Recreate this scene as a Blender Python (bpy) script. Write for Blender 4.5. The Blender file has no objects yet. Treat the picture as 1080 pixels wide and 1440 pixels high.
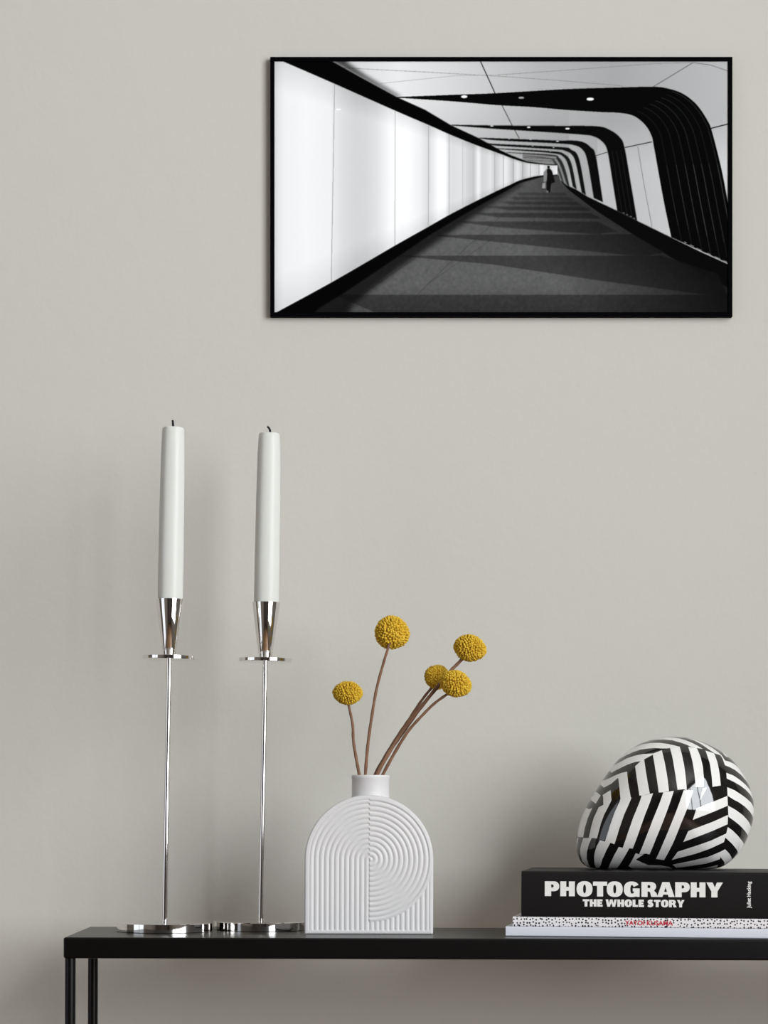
import bpy, math, random
import numpy as np
from mathutils import Vector, Matrix
from mathutils.geometry import delaunay_2d_cdt

random.seed(7)
rng = np.random.default_rng(11)
scene = bpy.context.scene
COL = scene.collection

# ------------------------------------------------------------------ camera, light, exposure
F = 3542.0            # focal length in pixels of the 1080x1440 frame
D = 2.53              # camera to the front edge of the console table
ZC = 0.8836           # camera height
HOR = 1131.0          # horizon row
ZT = 0.75             # table height
YW = 0.298            # wall plane

cam_data = bpy.data.cameras.new('camera')
cam = bpy.data.objects.new('camera', cam_data)
COL.objects.link(cam)
cam.location = (0, -D, ZC)
cam.rotation_euler = (math.pi / 2, 0, 0)
cam_data.sensor_width = 36
cam_data.lens = F / 1440 * 36
cam_data.shift_y = (HOR - 720) / 1440
cam_data.clip_start = 0.05
scene.camera = cam

world = bpy.data.worlds.new('world')
scene.world = world
world.use_nodes = True
world.node_tree.nodes['Background'].inputs[0].default_value = (0.75, 0.85, 1.0, 1)
world.node_tree.nodes['Background'].inputs[1].default_value = 0.6

scene.view_settings.view_transform = 'Standard'
scene.view_settings.look = 'None'
scene.view_settings.exposure = 0.0
scene.view_settings.gamma = 1.0
scene.view_settings.use_curve_mapping = False


def window_light(name, loc, rot, sx, sy, power, color):
    l = bpy.data.lights.new(name, 'AREA')
    l.shape = 'RECTANGLE'
    l.size, l.size_y = sx, sy
    l.energy = power
    l.color = color
    o = bpy.data.objects.new(name, l)
    o.location = loc
    o.rotation_euler = rot
    COL.objects.link(o)
    return o


RX0, RX1, RY0, RZ1 = -2.3, 1.95, -7.6, 3.15
WIN1 = (-4.7, -1.3, 0.70, 3.00)       # opening in the right wall  y0 y1 z0 z1
WIN2 = (-2.0, -0.5, 0.30, 2.6)         # opening in the left wall
window_light('daylight_right', (RX1 + 0.10, (WIN1[0] + WIN1[1]) / 2, (WIN1[2] + WIN1[3]) / 2),
             (0, math.pi / 2, 0), WIN1[3] - WIN1[2], WIN1[1] - WIN1[0], 280, (0.93, 0.965, 1.0))
window_light('daylight_left', (RX0 - 0.10, (WIN2[0] + WIN2[1]) / 2, (WIN2[2] + WIN2[3]) / 2),
             (0, -math.pi / 2, 0), WIN2[3] - WIN2[2], WIN2[1] - WIN2[0], 9, (0.93, 0.96, 1.0))


# ------------------------------------------------------------------ helpers
def srgb(r, g, b):
    def f(c):
        c /= 255.0
        return c / 12.92 if c <= 0.04045 else ((c + 0.055) / 1.055) ** 2.4
    return (f(r), f(g), f(b), 1.0)


def P(px, py, y):
    d = D + y
    return Vector(((px - 540.0) * d / F, y, ZC - (py - HOR) * d / F))


XL = P(89, 0, 0).x
TILT = 0.0030


def surf(x):
    return ZT - (x - XL) * TILT


def mat(name, color, rough=0.5, metal=0.0, spec=0.5, var=0.0, vscale=20.0, bump=0.0, bscale=60.0,
        coat=0.0, sss=0.0, detail=3.0, bdist=0.001):
    m = bpy.data.materials.new(name)
    m.use_nodes = True
    nt = m.node_tree
    b = nt.nodes['Principled BSDF']
    b.inputs['Base Color'].default_value = color
    b.inputs['Roughness'].default_value = rough
    b.inputs['Metallic'].default_value = metal
    b.inputs['Specular IOR Level'].default_value = spec
    b.inputs['Coat Weight'].default_value = coat
    if sss:
        b.inputs['Subsurface Weight'].default_value = sss
        b.inputs['Subsurface Radius'].default_value = (1, .8, .6)
        b.inputs['Subsurface Scale'].default_value = 0.006
    tc = nt.nodes.new('ShaderNodeTexCoord')
    if var:
        n = nt.nodes.new('ShaderNodeTexNoise')
        n.inputs['Scale'].default_value = vscale
        n.inputs['Detail'].default_value = detail
        nt.links.new(tc.outputs['Object'], n.inputs['Vector'])
        mx = nt.nodes.new('ShaderNodeMix')
        mx.data_type = 'RGBA'
        mx.inputs[6].default_value = tuple(c * (1 - var) for c in color[:3]) + (1,)
        mx.inputs[7].default_value = tuple(min(1, c * (1 + var)) for c in color[:3]) + (1,)
        nt.links.new(n.outputs['Fac'], mx.inputs[0])
        nt.links.new(mx.outputs[2], b.inputs['Base Color'])
    if bump:
        n2 = nt.nodes.new('ShaderNodeTexNoise')
        n2.inputs['Scale'].default_value = bscale
        n2.inputs['Detail'].default_value = 4
        nt.links.new(tc.outputs['Object'], n2.inputs['Vector'])
        bp = nt.nodes.new('ShaderNodeBump')
        bp.inputs['Strength'].default_value = bump
        bp.inputs['Distance'].default_value = bdist
        nt.links.new(n2.outputs['Fac'], bp.inputs['Height'])
        nt.links.new(bp.outputs['Normal'], b.inputs['Normal'])
    return m


def mk(name, verts, faces, mats, parent=None, smooth=None, idx=None, loc=None):
    me = bpy.data.meshes.new(name)
    me.from_pydata([tuple(v) for v in verts] if not isinstance(verts, np.ndarray) else verts.tolist(),
                   [], faces)
    for m in (mats if isinstance(mats, (list, tuple)) else [mats]):
        me.materials.append(m)
    if idx is not None:
        me.polygons.foreach_set('material_index', idx)
    if smooth is not None:
        me.polygons.foreach_set('use_smooth', [True] * len(me.polygons))
        if smooth < 180:
            me.set_sharp_from_angle(angle=math.radians(smooth))
    me.update()
    o = bpy.data.objects.new(name, me)
    COL.objects.link(o)
    if parent is not None:
        o.parent = parent
    if loc is not None:
        o.location = loc
    return o


def empty(name, loc, label, cat, group=None, ry=0.0):
    o = bpy.data.objects.new(name, None)
    o.empty_display_size = 0.02
    o.location = loc
    o.rotation_euler = (0, ry, 0)
    COL.objects.link(o)
    tag(o, label, cat, group)
    return o


def tag(o, label, cat, group=None):
    o['label'] = label
    o['category'] = cat
    if group:
        o['group'] = group


def bx(x0, x1, y0, y1, z0, z1, V=None, Fc=None):
    V = [] if V is None else V
    Fc = [] if Fc is None else Fc
    n = len(V)
    V += [(x0, y0, z0), (x1, y0, z0), (x1, y1, z0), (x0, y1, z0), (x0, y0, z1), (x1, y0, z1), (x1, y1, z1), (x0, y1, z1)]
    Fc += [tuple(n + i for i in f) for f in
           ((0, 3, 2, 1), (4, 5, 6, 7), (0, 1, 5, 4), (1, 2, 6, 5), (2, 3, 7, 6), (3, 0, 4, 7))]
    return V, Fc


def box_obj(name, x0, x1, y0, y1, z0, z1, m, parent=None, bevel=0.0, seg=3):
    V, Fc = bx(x0, x1, y0, y1, z0, z1)
    o = mk(name, V, Fc, m, parent)
    if bevel:
        bv = o.modifiers.new('bevel', 'BEVEL')
        bv.width = bevel
        bv.segments = seg
        bv.limit_method = 'NONE'
        o.data.polygons.foreach_set('use_smooth', [True] * len(o.data.polygons))
        wn = o.modifiers.new('wn', 'WEIGHTED_NORMAL')
    return o


def lathe(prof, segs=96, M=None):
    """profile of (r, z); r == 0 closes to a pole. M: matrix applied."""
    V, Fc, rings = [], [], []
    for r, z in prof:
        if r <= 1e-9:
            rings.append([len(V)])
            V.append(Vector((0, 0, z)))
        else:
            rings.append(list(range(len(V), len(V) + segs)))
            for k in range(segs):
                a = 2 * math.pi * k / segs
                V.append(Vector((r * math.cos(a), r * math.sin(a), z)))
    for A, B in zip(rings[:-1], rings[1:]):
        for k in range(segs):
            k2 = (k + 1) % segs
            if len(A) == 1 and len(B) == 1:
                continue
            if len(A) == 1:
                Fc.append((A[0], B[k2], B[k]))
            elif len(B) == 1:
                Fc.append((A[k], A[k2], B[0]))
            else:
                Fc.append((A[k], A[k2], B[k2], B[k]))
    if M is not None:
        V = [M @ v for v in V]
    return V, Fc


def tube(pts, radii, segs=10):
    V, Fc = [], []
    n = len(pts)
    for i, p in enumerate(pts):
        t = (pts[min(i + 1, n - 1)] - pts[max(i - 1, 0)]).normalized()
        a = t.cross(Vector((0, 1, 0.001))).normalized()
        b = t.cross(a).normalized()
        for k in range(segs):
            an = 2 * math.pi * k / segs
            V.append(p + (a * math.cos(an) + b * math.sin(an)) * radii[i])
    for i in range(n - 1):
        for k in range(segs):
            k2 = (k + 1) % segs
            Fc.append((i * segs + k, i * segs + k2, (i + 1) * segs + k2, (i + 1) * segs + k))
    Fc.append(tuple(range(segs - 1, -1, -1)))
    Fc.append(tuple((n - 1) * segs + k for k in range(segs)))
    return V, Fc


def spline(pts, n=8):
    """Catmull-Rom through points (tuples of any dimension)"""
    p = [np.array(q, float) for q in pts]
    p = [2 * p[0] - p[1]] + p + [2 * p[-1] - p[-2]]
    out = []
    for i in range(1, len(p) - 2):
        for k in range(n):
            t = k / n
            out.append(0.5 * ((2 * p[i]) + (-p[i - 1] + p[i + 1]) * t + (2 * p[i - 1] - 5 * p[i] + 4 * p[i + 1] - p[i + 2]) * t * t
                              + (-p[i - 1] + 3 * p[i] - 3 * p[i + 1] + p[i + 2]) * t ** 3))
    out.append(p[-2])
    return out


# ------------------------------------------------------------------ the room
M_wall = mat('wall_plaster', srgb(196, 193, 184), rough=0.9, spec=0.2, bump=0.35, bscale=42, bdist=0.0016)
nt = M_wall.node_tree            # second, finer roller texture
_b = nt.nodes['Principled BSDF']
_n = nt.nodes.new('ShaderNodeTexNoise'); _n.inputs['Scale'].default_value = 190; _n.inputs['Detail'].default_value = 2
_tc = [n for n in nt.nodes if n.type == 'TEX_COORD'][0]
nt.links.new(_tc.outputs['Object'], _n.inputs['Vector'])
_bp = nt.nodes.new('ShaderNodeBump'); _bp.inputs['Strength'].default_value = 0.18; _bp.inputs['Distance'].default_value = 0.0006
nt.links.new(_n.outputs['Fac'], _bp.inputs['Height'])
nt.links.new([n for n in nt.nodes if n.type == 'BUMP'][0].outputs['Normal'], _bp.inputs['Normal'])
nt.links.new(_bp.outputs['Normal'], _b.inputs['Normal'])
M_white = mat('white_paint', srgb(172, 170, 165), rough=0.8, spec=0.2, var=0.02)
M_taupe = mat('taupe_paint', srgb(96, 89, 82), rough=0.85, spec=0.1, var=0.03)
M_rear = mat('dark_walnut_panelling', srgb(62, 50, 42), rough=0.55, var=0.35, vscale=3)
M_floor = mat('oak_floor', srgb(150, 108, 72), rough=0.5, var=0.25, vscale=4)
fl = M_floor.node_tree
br = fl.nodes.new('ShaderNodeTexBrick')
br.inputs['Scale'].default_value = 1.0
br.inputs['Brick Width'].default_value = 1.6
br.inputs['Row Height'].default_value = 0.14
br.inputs['Mortar Size'].default_value = 0.003
br.inputs['Color1'].default_value = srgb(128, 97, 68)
br.inputs['Color2'].default_value = srgb(108, 82, 58)
br.inputs['Mortar'].default_value = srgb(50, 34, 24)
tcf = [n for n in fl.nodes if n.type == 'TEX_COORD'][0]
fl.links.new(tcf.outputs['Object'], br.inputs['Vector'])
fl.links.new(br.outputs['Color'], fl.nodes['Principled BSDF'].inputs['Base Color'])


def struct(name, V, Fc, m):
    o = mk(name, V, Fc, m)
    o['kind'] = 'structure'
    return o


T = 0.15
struct('wall_back', *bx(RX0 - T, RX1 + T, YW, YW + T, -0.1, RZ1 + 0.1), M_wall)
struct('wall_front', *bx(RX0 - T, RX1 + T, RY0 - T, RY0, -0.1, RZ1 + 0.1), M_rear)
struct('floor', *bx(RX0, RX1, RY0, YW, -0.1, 0), M_floor)
struct('ceiling', *bx(RX0, RX1, RY0, YW, RZ1, RZ1 + 0.1), M_white)


def holed_wall(name, x0, x1, win, m):
    y0, y1, z0, z1 = win
    V, Fc = [], []
    bx(x0, x1, RY0, y0, 0, RZ1, V, Fc)
    bx(x0, x1, y1, YW, 0, RZ1, V, Fc)
    bx(x0, x1, y0, y1, 0, z0, V, Fc)
    bx(x0, x1, y0, y1, z1, RZ1, V, Fc)
    struct(name, V, Fc, m)


holed_wall('wall_right', RX1, RX1 + T, WIN1, M_white)
holed_wall('wall_left', RX0 - T, RX0, WIN2, M_taupe)


def win_frame(name, x0, x1, win, nv):
    y0, y1, z0, z1 = win
    w = 0.05
    V, Fc = [], []
    bx(x0, x1, y0, y0 + w, z0, z1, V, Fc)
    bx(x0, x1, y1 - w, y1, z0, z1, V, Fc)
    bx(x0, x1, y0 + w, y1 - w, z0, z0 + w, V, Fc)
    bx(x0, x1, y0 + w, y1 - w, z1 - w, z1, V, Fc)
    for k in range(1, nv):
        yy = y0 + (y1 - y0) * k / nv
        bx(x0, x1, yy - 0.02, yy + 0.02, z0 + w, z1 - w, V, Fc)
    struct(name, V, Fc, M_white)


win_frame('window_1', RX1 + 0.02, RX1 + 0.07, WIN1, 3)
win_frame('window_2', RX0 - 0.07, RX0 - 0.02, WIN2, 2)

# ------------------------------------------------------------------ console table
M_black = mat('black_powder_coat', srgb(9, 8, 8), rough=0.30, spec=0.22, bump=0.05, bscale=900, bdist=0.0002)
TX1 = XL + 1.10
TD = 0.22
TH = 0.0213
table = empty('console_table', (XL, 0, ZT), 'long black metal console table against the wall', 'table', ry=TILT)
box_obj('table_top', 0, TX1 - XL, 0, TD, -TH, 0, M_black, table, bevel=0.0022)
lr = 0.0054
for lx in (P(99, 0, 0.009).x - XL, TX1 - XL - 0.012):
    for ly in (0.009, TD - 0.013):
        V, Fc = lathe([(0, -ZT + 0.001), (lr, -ZT + 0.001), (lr, -TH), (0, -TH)], 32)
        sh = (lx + TILT * 0.3) * 0
        mk('leg', [v + Vector((lx, ly, 0)) for v in V], Fc, M_black, table, smooth=40)
# legs follow the table; the tiny tilt is taken up at the feet

# ------------------------------------------------------------------ framed picture
M_frame = mat('black_frame', srgb(3, 3, 5), rough=0.8, spec=0.03)
FD = 0.009
yf = YW - FD
c = P(705, 262.5, yf)
pic = empty('framed_picture', (c.x, YW, c.z), 'black framed black and white photograph of a curved tunnel hung on the wall', 'picture')
SC = (D + yf) / F
x0, x1, z0, z1 = (380 - 705) * SC, (1030 - 705) * SC, -(445 - 262.5) * SC, (262.5 - 80) * SC
w = 6.0 * SC
V, Fc = [], []
for (a, b_, c0, d0, e0) in ((x0, x1, z1, z1 - w, 1),):
    pass
ring_o = [(x0, z0), (x1, z0), (x1, z1), (x0, z1)]
ring_i = [(x0 + w, z0 + w), (x1 - w, z0 + w), (x1 - w, z1 - w), (x0 + w, z1 - w)]
for ring in (ring_o, ring_i):
    for yy in (-FD, 0):
        V += [(p[0], yy, p[1]) for p in ring]
for k in range(4):
    k2 = (k + 1) % 4
    Fc.append((k, k2, 8 + k2, 8 + k))
    Fc.append((4 + k, 12 + k, 12 + k2, 4 + k2))
    Fc.append((k, 4 + k, 4 + k2, k2))
    Fc.append((8 + k, 8 + k2, 12 + k2, 12 + k))
mk('frame', V, Fc, M_frame, pic)


def poly_mask(X, Y, pts):
    m = np.zeros(X.shape, bool)
    n = len(pts)
    for i in range(n):
        xa, ya = pts[i]
        xb, yb = pts[(i + 1) % n]
        if ya == yb:
            continue
        cond = (ya > Y) != (yb > Y)
        m ^= cond & (X < (xb - xa) * (Y - ya) / (yb - ya) + xa)
    return m


def tunnel_print():
    """the printed photograph: grey levels 0..255 over 386..1024 x 86..439"""
    ss = 3
    W, H = 638 * ss, 353 * ss
    img = np.zeros((H, W), np.float32)
    xs = 386 + (np.arange(W) + .5) / ss
    ys = 86 + (np.arange(H) + .5) / ss
    X, Y = np.meshgrid(xs, ys)
    X = X.astype(np.float32); Y = Y.astype(np.float32)

    def box(a, k):
        if k < 1:
            return a
        for ax in (0, 1):
            pad = [(0, 0), (0, 0)]
            pad[ax] = (k + 1, k)
            cs = np.cumsum(np.pad(a, pad, mode='edge').astype(np.float64), axis=ax)
            a = (cs[2 * k + 1:] - cs[:-2 * k - 1]) / (2 * k + 1) if ax == 0 else (cs[:, 2 * k + 1:] - cs[:, :-2 * k - 1]) / (2 * k + 1)
        return a.astype(np.float32)

    def comp(pts, val, blur=0, alpha=1.0):
        xa = min(p[0] for p in pts) - blur * 3 - 1; xb = max(p[0] for p in pts) + blur * 3 + 1
        ya = min(p[1] for p in pts) - blur * 3 - 1; yb = max(p[1] for p in pts) + blur * 3 + 1
        i0 = max(0, int((ya - 86) * ss)); i1 = min(H, int((yb - 86) * ss) + 1)
        j0 = max(0, int((xa - 386) * ss)); j1 = min(W, int((xb - 386) * ss) + 1)
        if i1 <= i0 or j1 <= j0:
            return
        xx = X[i0:i1, j0:j1]; yy = Y[i0:i1, j0:j1]
        m = poly_mask(xx, yy, pts).astype(np.float32)
        if blur:
            k = max(1, int(blur * ss))
            m = box(box(m, k), k)
        m *= alpha
        v = val(xx, yy) if callable(val) else val
        img[i0:i1, j0:j1] = img[i0:i1, j0:j1] * (1 - m) + v * m

    def line(pts, wd, val, alpha=1.0, blur=0):
        for (xa, ya), (xb, yb) in zip(pts[:-1], pts[1:]):
            L = math.hypot(xb - xa, yb - ya) or 1
            nx, ny = -(yb - ya) / L * wd / 2, (xb - xa) / L * wd / 2
            comp([(xa + nx, ya + ny), (xb + nx, yb + ny), (xb - nx, yb - ny), (xa - nx, ya - ny)], val, blur, alpha)

    def ell(cx, cy, rx, ry, val, blur=0.5, rot=0.0):
        pts = [(cx + rx * math.cos(a) * math.cos(rot) - ry * math.sin(a) * math.sin(rot),
                cy + rx * math.cos(a) * math.sin(rot) + ry * math.sin(a) * math.cos(rot))
               for a in np.linspace(0, 2 * math.pi, 20, endpoint=False)]
        comp(pts, val, blur)

    S = lambda pts, n=6: [tuple(q) for q in spline(pts, n)]
    lerp = lambda x, xp, fp: np.interp(x, xp, fp).astype(np.float32)
    # ceiling and right wall
    img[:] = lerp(X, [386, 560, 640, 760, 860, 930, 1024], [190, 232, 212, 178, 164, 172, 182]) \
        - 14 * np.clip((Y - 140) / 60, 0, 1) * (X < 800) + 22 * np.clip((Y - 170) / 60, 0, 1) * (X > 840)
    # seams of the cladding
    line([(482, 95), (600, 101), (705, 107), (790, 113), (876, 120.6)], 0.9, 120, .6)
    line([(700, 105), (800, 98), (920, 89), (974, 87.6)], 0.9, 120, .6)
    line([(974, 87.6), (999, 91), (1024, 99.5)], 0.9, 90, .8)
    line([(918, 122), (974, 88)], 1.2, 90, .8)
    line([(535, 117), (640, 106), (700, 105)], 0.8, 140, .5)
    line([(676, 86), (696.5, 131)], 1.4, 35)
    line([(706, 148), (717, 170), (730, 194)], 1.1, 60, .9)
    line([(1000, 180), (1024, 174)], 1.6, 40)
    line([(879, 207), (917, 199)], 1.3, 45)
    line([(838, 218.5), (854, 213.5)], 1.0, 60)
    line([(897, 206), (905, 255), (917, 319)], 1.0, 115, .8)
    line([(842, 157), (862, 150)], 1.0, 110, .6)
    # far end
    comp([(735, 214), (775, 217), (790, 226), (800, 262), (760, 250), (735, 228)], 128, 1)
    line([(735, 221), (783, 223)], .8, 60, .7); line([(742, 225), (780, 226)], .8, 70, .6)
    # ribs: outer edge, inner edge, both from the far left to the foot
    ribs = [
        ([(558, 136), (635, 133), (700, 130.5), (794, 125), (857, 123), (917, 121.6), (939, 124), (961, 131.7), (980, 147), (995, 169), (1002, 187), (1015, 239), (1026, 296), (1042, 378)],
         [(558, 137), (635, 142), (700, 147.5), (747, 150), (794, 154), (842, 157), (873, 158.5), (892, 163), (907, 175), (916, 190), (920, 208), (933, 280), (944, 333)]),
        ([(635, 175), (700, 176), (780, 176.5), (838, 177), (857, 182), (871, 192), (878, 206), (886, 251), (896, 310)],
         [(635, 176), (700, 181), (763, 185), (820, 189), (835, 191.5), (846, 198), (854, 211), (861, 252), (868, 296)]),
        ([(674, 193.2), (700, 194), (779, 197), (815, 198), (831, 207), (838, 220), (848, 284)],
         [(674, 194), (700, 197), (779, 201), (806, 203.4), (819, 210), (826, 226), (835, 278)]),
        ([(685, 200.6), (700, 202), (788, 206.3), (803, 210), (814, 222), (824, 274)],
         [(685, 201.4), (700, 204.5), (779, 209.5), (794, 211.5), (804, 217), (810, 230), (818, 270)]),
        ([(698, 208), (740, 210), (780, 212.5), (793, 216), (803, 228), (811, 266)],
         [(698, 209), (740, 212), (780, 215.5), (792, 220), (799, 232), (805.5, 262)]),
        ([(712, 213.5), (775, 217), (786, 221), (794, 235), (801, 262)],
         [(712, 214.2), (775, 219), (783, 223.5), (789.5, 236), (797, 259)]),
        ([(735, 218), (772, 221.5), (781, 226), (788, 240), (793.5, 258)],
         [(735, 218.6), (772, 223), (778.5, 228), (785, 241), (790.5, 256)]),
    ]
    for k, (o, i) in enumerate(ribs):
        so, si = S(o), S(i)
        comp(so + si[::-1], [5, 7, 10, 14, 22, 40, 60][k], 0.15 if k else 0)
    def resamp(p, n):
        p = np.array(p); d = np.r_[0, np.cumsum(np.hypot(*np.diff(p, axis=0).T))]
        t = np.linspace(0, d[-1], n)
        return np.c_[np.interp(t, d, p[:, 0]), np.interp(t, d, p[:, 1])]
    o = resamp(S([(917, 121.6), (939, 124), (961, 131.7), (980, 147), (995, 169), (1002, 187), (1015, 239), (1026, 296), (1042, 378)]), 40)
    i = resamp(S([(865, 158), (873, 158.5), (892, 163), (907, 175), (916, 190), (920, 208), (933, 280), (944, 333)]), 40)
    for fr, g in ((.15, 40), (.3, 52), (.44, 60), (.57, 72), (.7, 60), (.82, 44), (.95, 70)):
        cmb = i * (1 - fr) + o * fr
        line([tuple(q) for q in cmb[4:]], 1.1, g, .42)
        line([tuple(q) for q in cmb[20:36]], 0.9, g + 20, .5)
    for fr in (.25, .5, .75):
        a = resamp(S(ribs[1][0][4:]), 16); b2 = resamp(S(ribs[1][1][4:]), 16)
        line([tuple(q) for q in (a * fr + b2 * (1 - fr))[4:]], .8, 45, .6)
    # skirting on the right
    comp([(786, 252), (797, 260), (810, 266), (826, 276), (868, 296), (896, 310), (944, 333.5), (984, 353), (1024, 371), (1024, 445),
          (960, 372), (890, 330), (840, 298), (800, 268)], 7, .4)
    for q in ((964, 340.5, 4), (973, 345, 6), (983, 350, 7), (997, 356.5, 5), (1009, 362, 8), (1020, 367, 5)):
        line([(q[0] - q[2] / 2, q[1] - q[2] / 4.4), (q[0] + q[2] / 2, q[1] + q[2] / 4.4)], 1.1, 170, .8)
    for q in ((877, 299), (882, 301.5), (887, 304), (892, 306.5)):
        line([(q[0] - 1.2, q[1] - .6), (q[0] + 1.2, q[1] + .6)], 1.2, 130, .8)
    # floor
    nz = rng.normal(0, 1, (H // 4 + 2, W // 4 + 2)).astype(np.float32)
    nz = np.kron(box(nz, 1), np.ones((4, 4), np.float32))[:H, :W] * 6

    def floor_v(base):
        def f(xx, yy):
            i0 = int(round((yy[0, 0] - 86) * ss - .5)); j0 = int(round((xx[0, 0] - 386) * ss - .5))
            right = np.clip(1.0 - (xx - (640 + (yy - 250) * 1.0)) / 300, .28, 1)
            far = 1 + .35 * np.clip((290 - yy) / 40, 0, 1)
            near = 1 - .25 * np.clip((yy - 400) / 45, 0, 1)
            return base * right * far * near + nz[i0:i0 + xx.shape[0], j0:j0 + xx.shape[1]] * right * (base / 70)
        return f
    floor_poly = [(763, 246), (786, 246), (788, 255), (800, 267), (840, 297), (890, 329), (960, 371), (1024, 404), (1024, 440),
                  (386, 440), (440, 438), (480, 410), (556, 360), (604, 331), (640, 308), (680, 286), (705, 271), (731, 256)]
    comp(floor_poly, floor_v(92), .3)
    bands = [
        [(470, 414), (1024, 414), (1024, 440), (530, 440)],
        [(556, 359), (700, 359), (930, 359), (1010, 385), (1024, 418), (850, 395), (690, 371)],
        [(600, 330), (889, 329), (935, 355), (901, 360), (700, 340)],
        [(640, 311), (840, 311), (868, 325), (838, 329), (700, 319)],
        [(662, 299), (830, 299), (846, 307), (700, 305)],
        [(680, 290), (820, 290), (832, 296), (720, 295)],
        [(700, 283), (810, 283), (818, 288), (720, 287)],
        [(715, 277), (800, 277), (808, 281), (725, 280)],
        [(725, 271), (795, 271), (798, 274), (730, 273.5)],
    ]
    for k, b3 in enumerate(bands):
        comp(b3, floor_v(57), .3 + .15 * k, .9)
    for a, b3 in (((585, 362), (470, 440)), ((640, 362), (560, 440)), ((700, 330), (600, 400)), ((720, 290), (640, 362))):
        line([a, b3], .9, 40, .35)
    # shade along the left kerb
    comp([(386, 440), (480, 400), (556, 352), (604, 325), (640, 304), (705, 268), (735, 252), (735, 258), (705, 278), (640, 322),
          (560, 378), (500, 425), (490, 440)], 6, 4, .75)
    # left light wall
    top = S([(388, 81), (398, 86), (467, 116), (555, 155), (604, 176), (632, 188.5), (668, 203), (705, 216.5), (719, 222), (741, 228.5), (769, 231.5), (784, 232)])
    bot = S([(386, 441), (389, 438.6), (467, 396), (555, 345), (603, 318), (633, 301), (668, 283), (705, 265), (716, 260), (731, 253), (750, 248), (764, 246), (784, 245)])
    # kerb and beam
    comp(bot + [(784, 246.5), (763, 248), (731, 257), (705, 272), (680, 286), (640, 309), (604, 331), (556, 363), (480, 414), (450, 432), (435, 445), (386, 445)], 3, .8)
    comp(top + [(784, 231.3), (769, 230.5), (741, 226.5), (719, 218), (705, 211.5), (674, 194), (635, 176), (598, 154), (558, 136), (503, 106), (464, 84)], 3, .5)
    comp([(464, 84), (503, 106), (558, 136), (565, 136), (515, 106), (484, 84)], 3, 3, .7)

    tx = np.array([p[0] for p in top]); ty = np.array([p[1] for p in top])
    bx_ = np.array([p[0] for p in bot]); by_ = np.array([p[1] for p in bot])

    def wall_v(xx, yy):
        v = lerp(xx, [386, 400, 430, 465, 470, 480, 500, 515, 530, 548, 556, 575, 590, 601, 604, 610, 617, 626, 631, 636, 650, 660, 667, 673, 678, 684, 690, 697, 704, 712, 720, 728, 736, 745, 756, 762, 768, 784],
                 [236, 240, 245, 240, 232, 222, 212, 214, 224, 248, 252, 250, 240, 222, 222, 236, 252, 252, 226, 220, 224, 206, 200, 242, 210, 214, 226, 200, 222, 232, 196, 226, 190, 222, 205, 235, 200, 230])
        t = np.interp(xx, tx, ty); b4 = np.interp(xx, bx_, by_)
        r = (yy - t) / np.maximum(b4 - t, 1)
        v = v - 24 * np.clip((.13 - r) / .13, 0, 1) - 20 * np.clip((r - .85) / .15, 0, 1)
        v = v - 14 * np.clip((400 - xx) / 14, 0, 1)
        return v.astype(np.float32)
    comp([(386, 80)] + top + bot[::-1] + [(386, 441)], wall_v, 0)
    for xt, yt, xb, yb, g in ((470.6, 118, 466, 396, 150), (556, 155, 555.5, 345, 165), (603, 176, 602.5, 318, 160), (631.8, 189, 632, 301, 165),
                              (651, 196, 651, 292, 190), (666, 202, 666, 284, 185), (696, 213, 696, 269, 165), (708, 218, 708, 263, 170),
                              (722, 223, 722, 257, 150), (735, 227, 735, 252, 140), (746, 229, 746, 249, 150), (758, 231, 758, 246, 150)):
        line([(xt, yt), (xb, yb)], 1.0, g, .85)
    # spotlights
    for q in ((653, 135.5, 4.6, 2.1, 255), (733, 137, 4, 1.5, 170), (830, 139, 5.2, 2.1, 255), (743.4, 178.5, 2.6, 1.2, 235), (798, 180.5, 3.2, 1.3, 250),
              (692, 176.8, 2.5, 1.0, 220), (746, 195.6, 1.8, .9, 200), (784, 198.2, 2, 1, 220), (716, 194.8, 1.5, .8, 160), (778.5, 206.8, 1.5, .8, 170), (749, 205, 1.4, .7, 150),
              (774, 212.5, 1.3, .7, 150)):
        ell(q[0], q[1], q[2], q[3], q[4], .3)
    ell(476, 153.5, 4, 1, 255, .5)
    # walking figure
    zp = lambda pts: [(720 + a / 9, 210 + b5 / 9) for a, b5 in pts]
    comp(zp([(400, 290), (420, 262), (445, 250), (445, 400), (400, 410)]), 130, .3)
    comp(zp([(385, 425), (425, 415), (422, 490), (380, 488)]), 150, .3)
    comp(zp([(440, 245), (475, 235), (505, 265), (525, 340), (546, 412), (498, 426), (488, 470), (486, 535), (466, 545), (440, 530), (436, 420), (444, 330)]), 14, .2)
    comp(zp([(446, 205), (476, 205), (478, 235), (448, 238)]), 12, .2)
    comp(zp([(432, 515), (460, 520), (462, 545), (434, 540)]), 110, .2)
    img2 = img.reshape(H // ss, ss, W // ss, ss) if False else img
    return np.clip(box(img2, 1), 0, 255)


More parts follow.
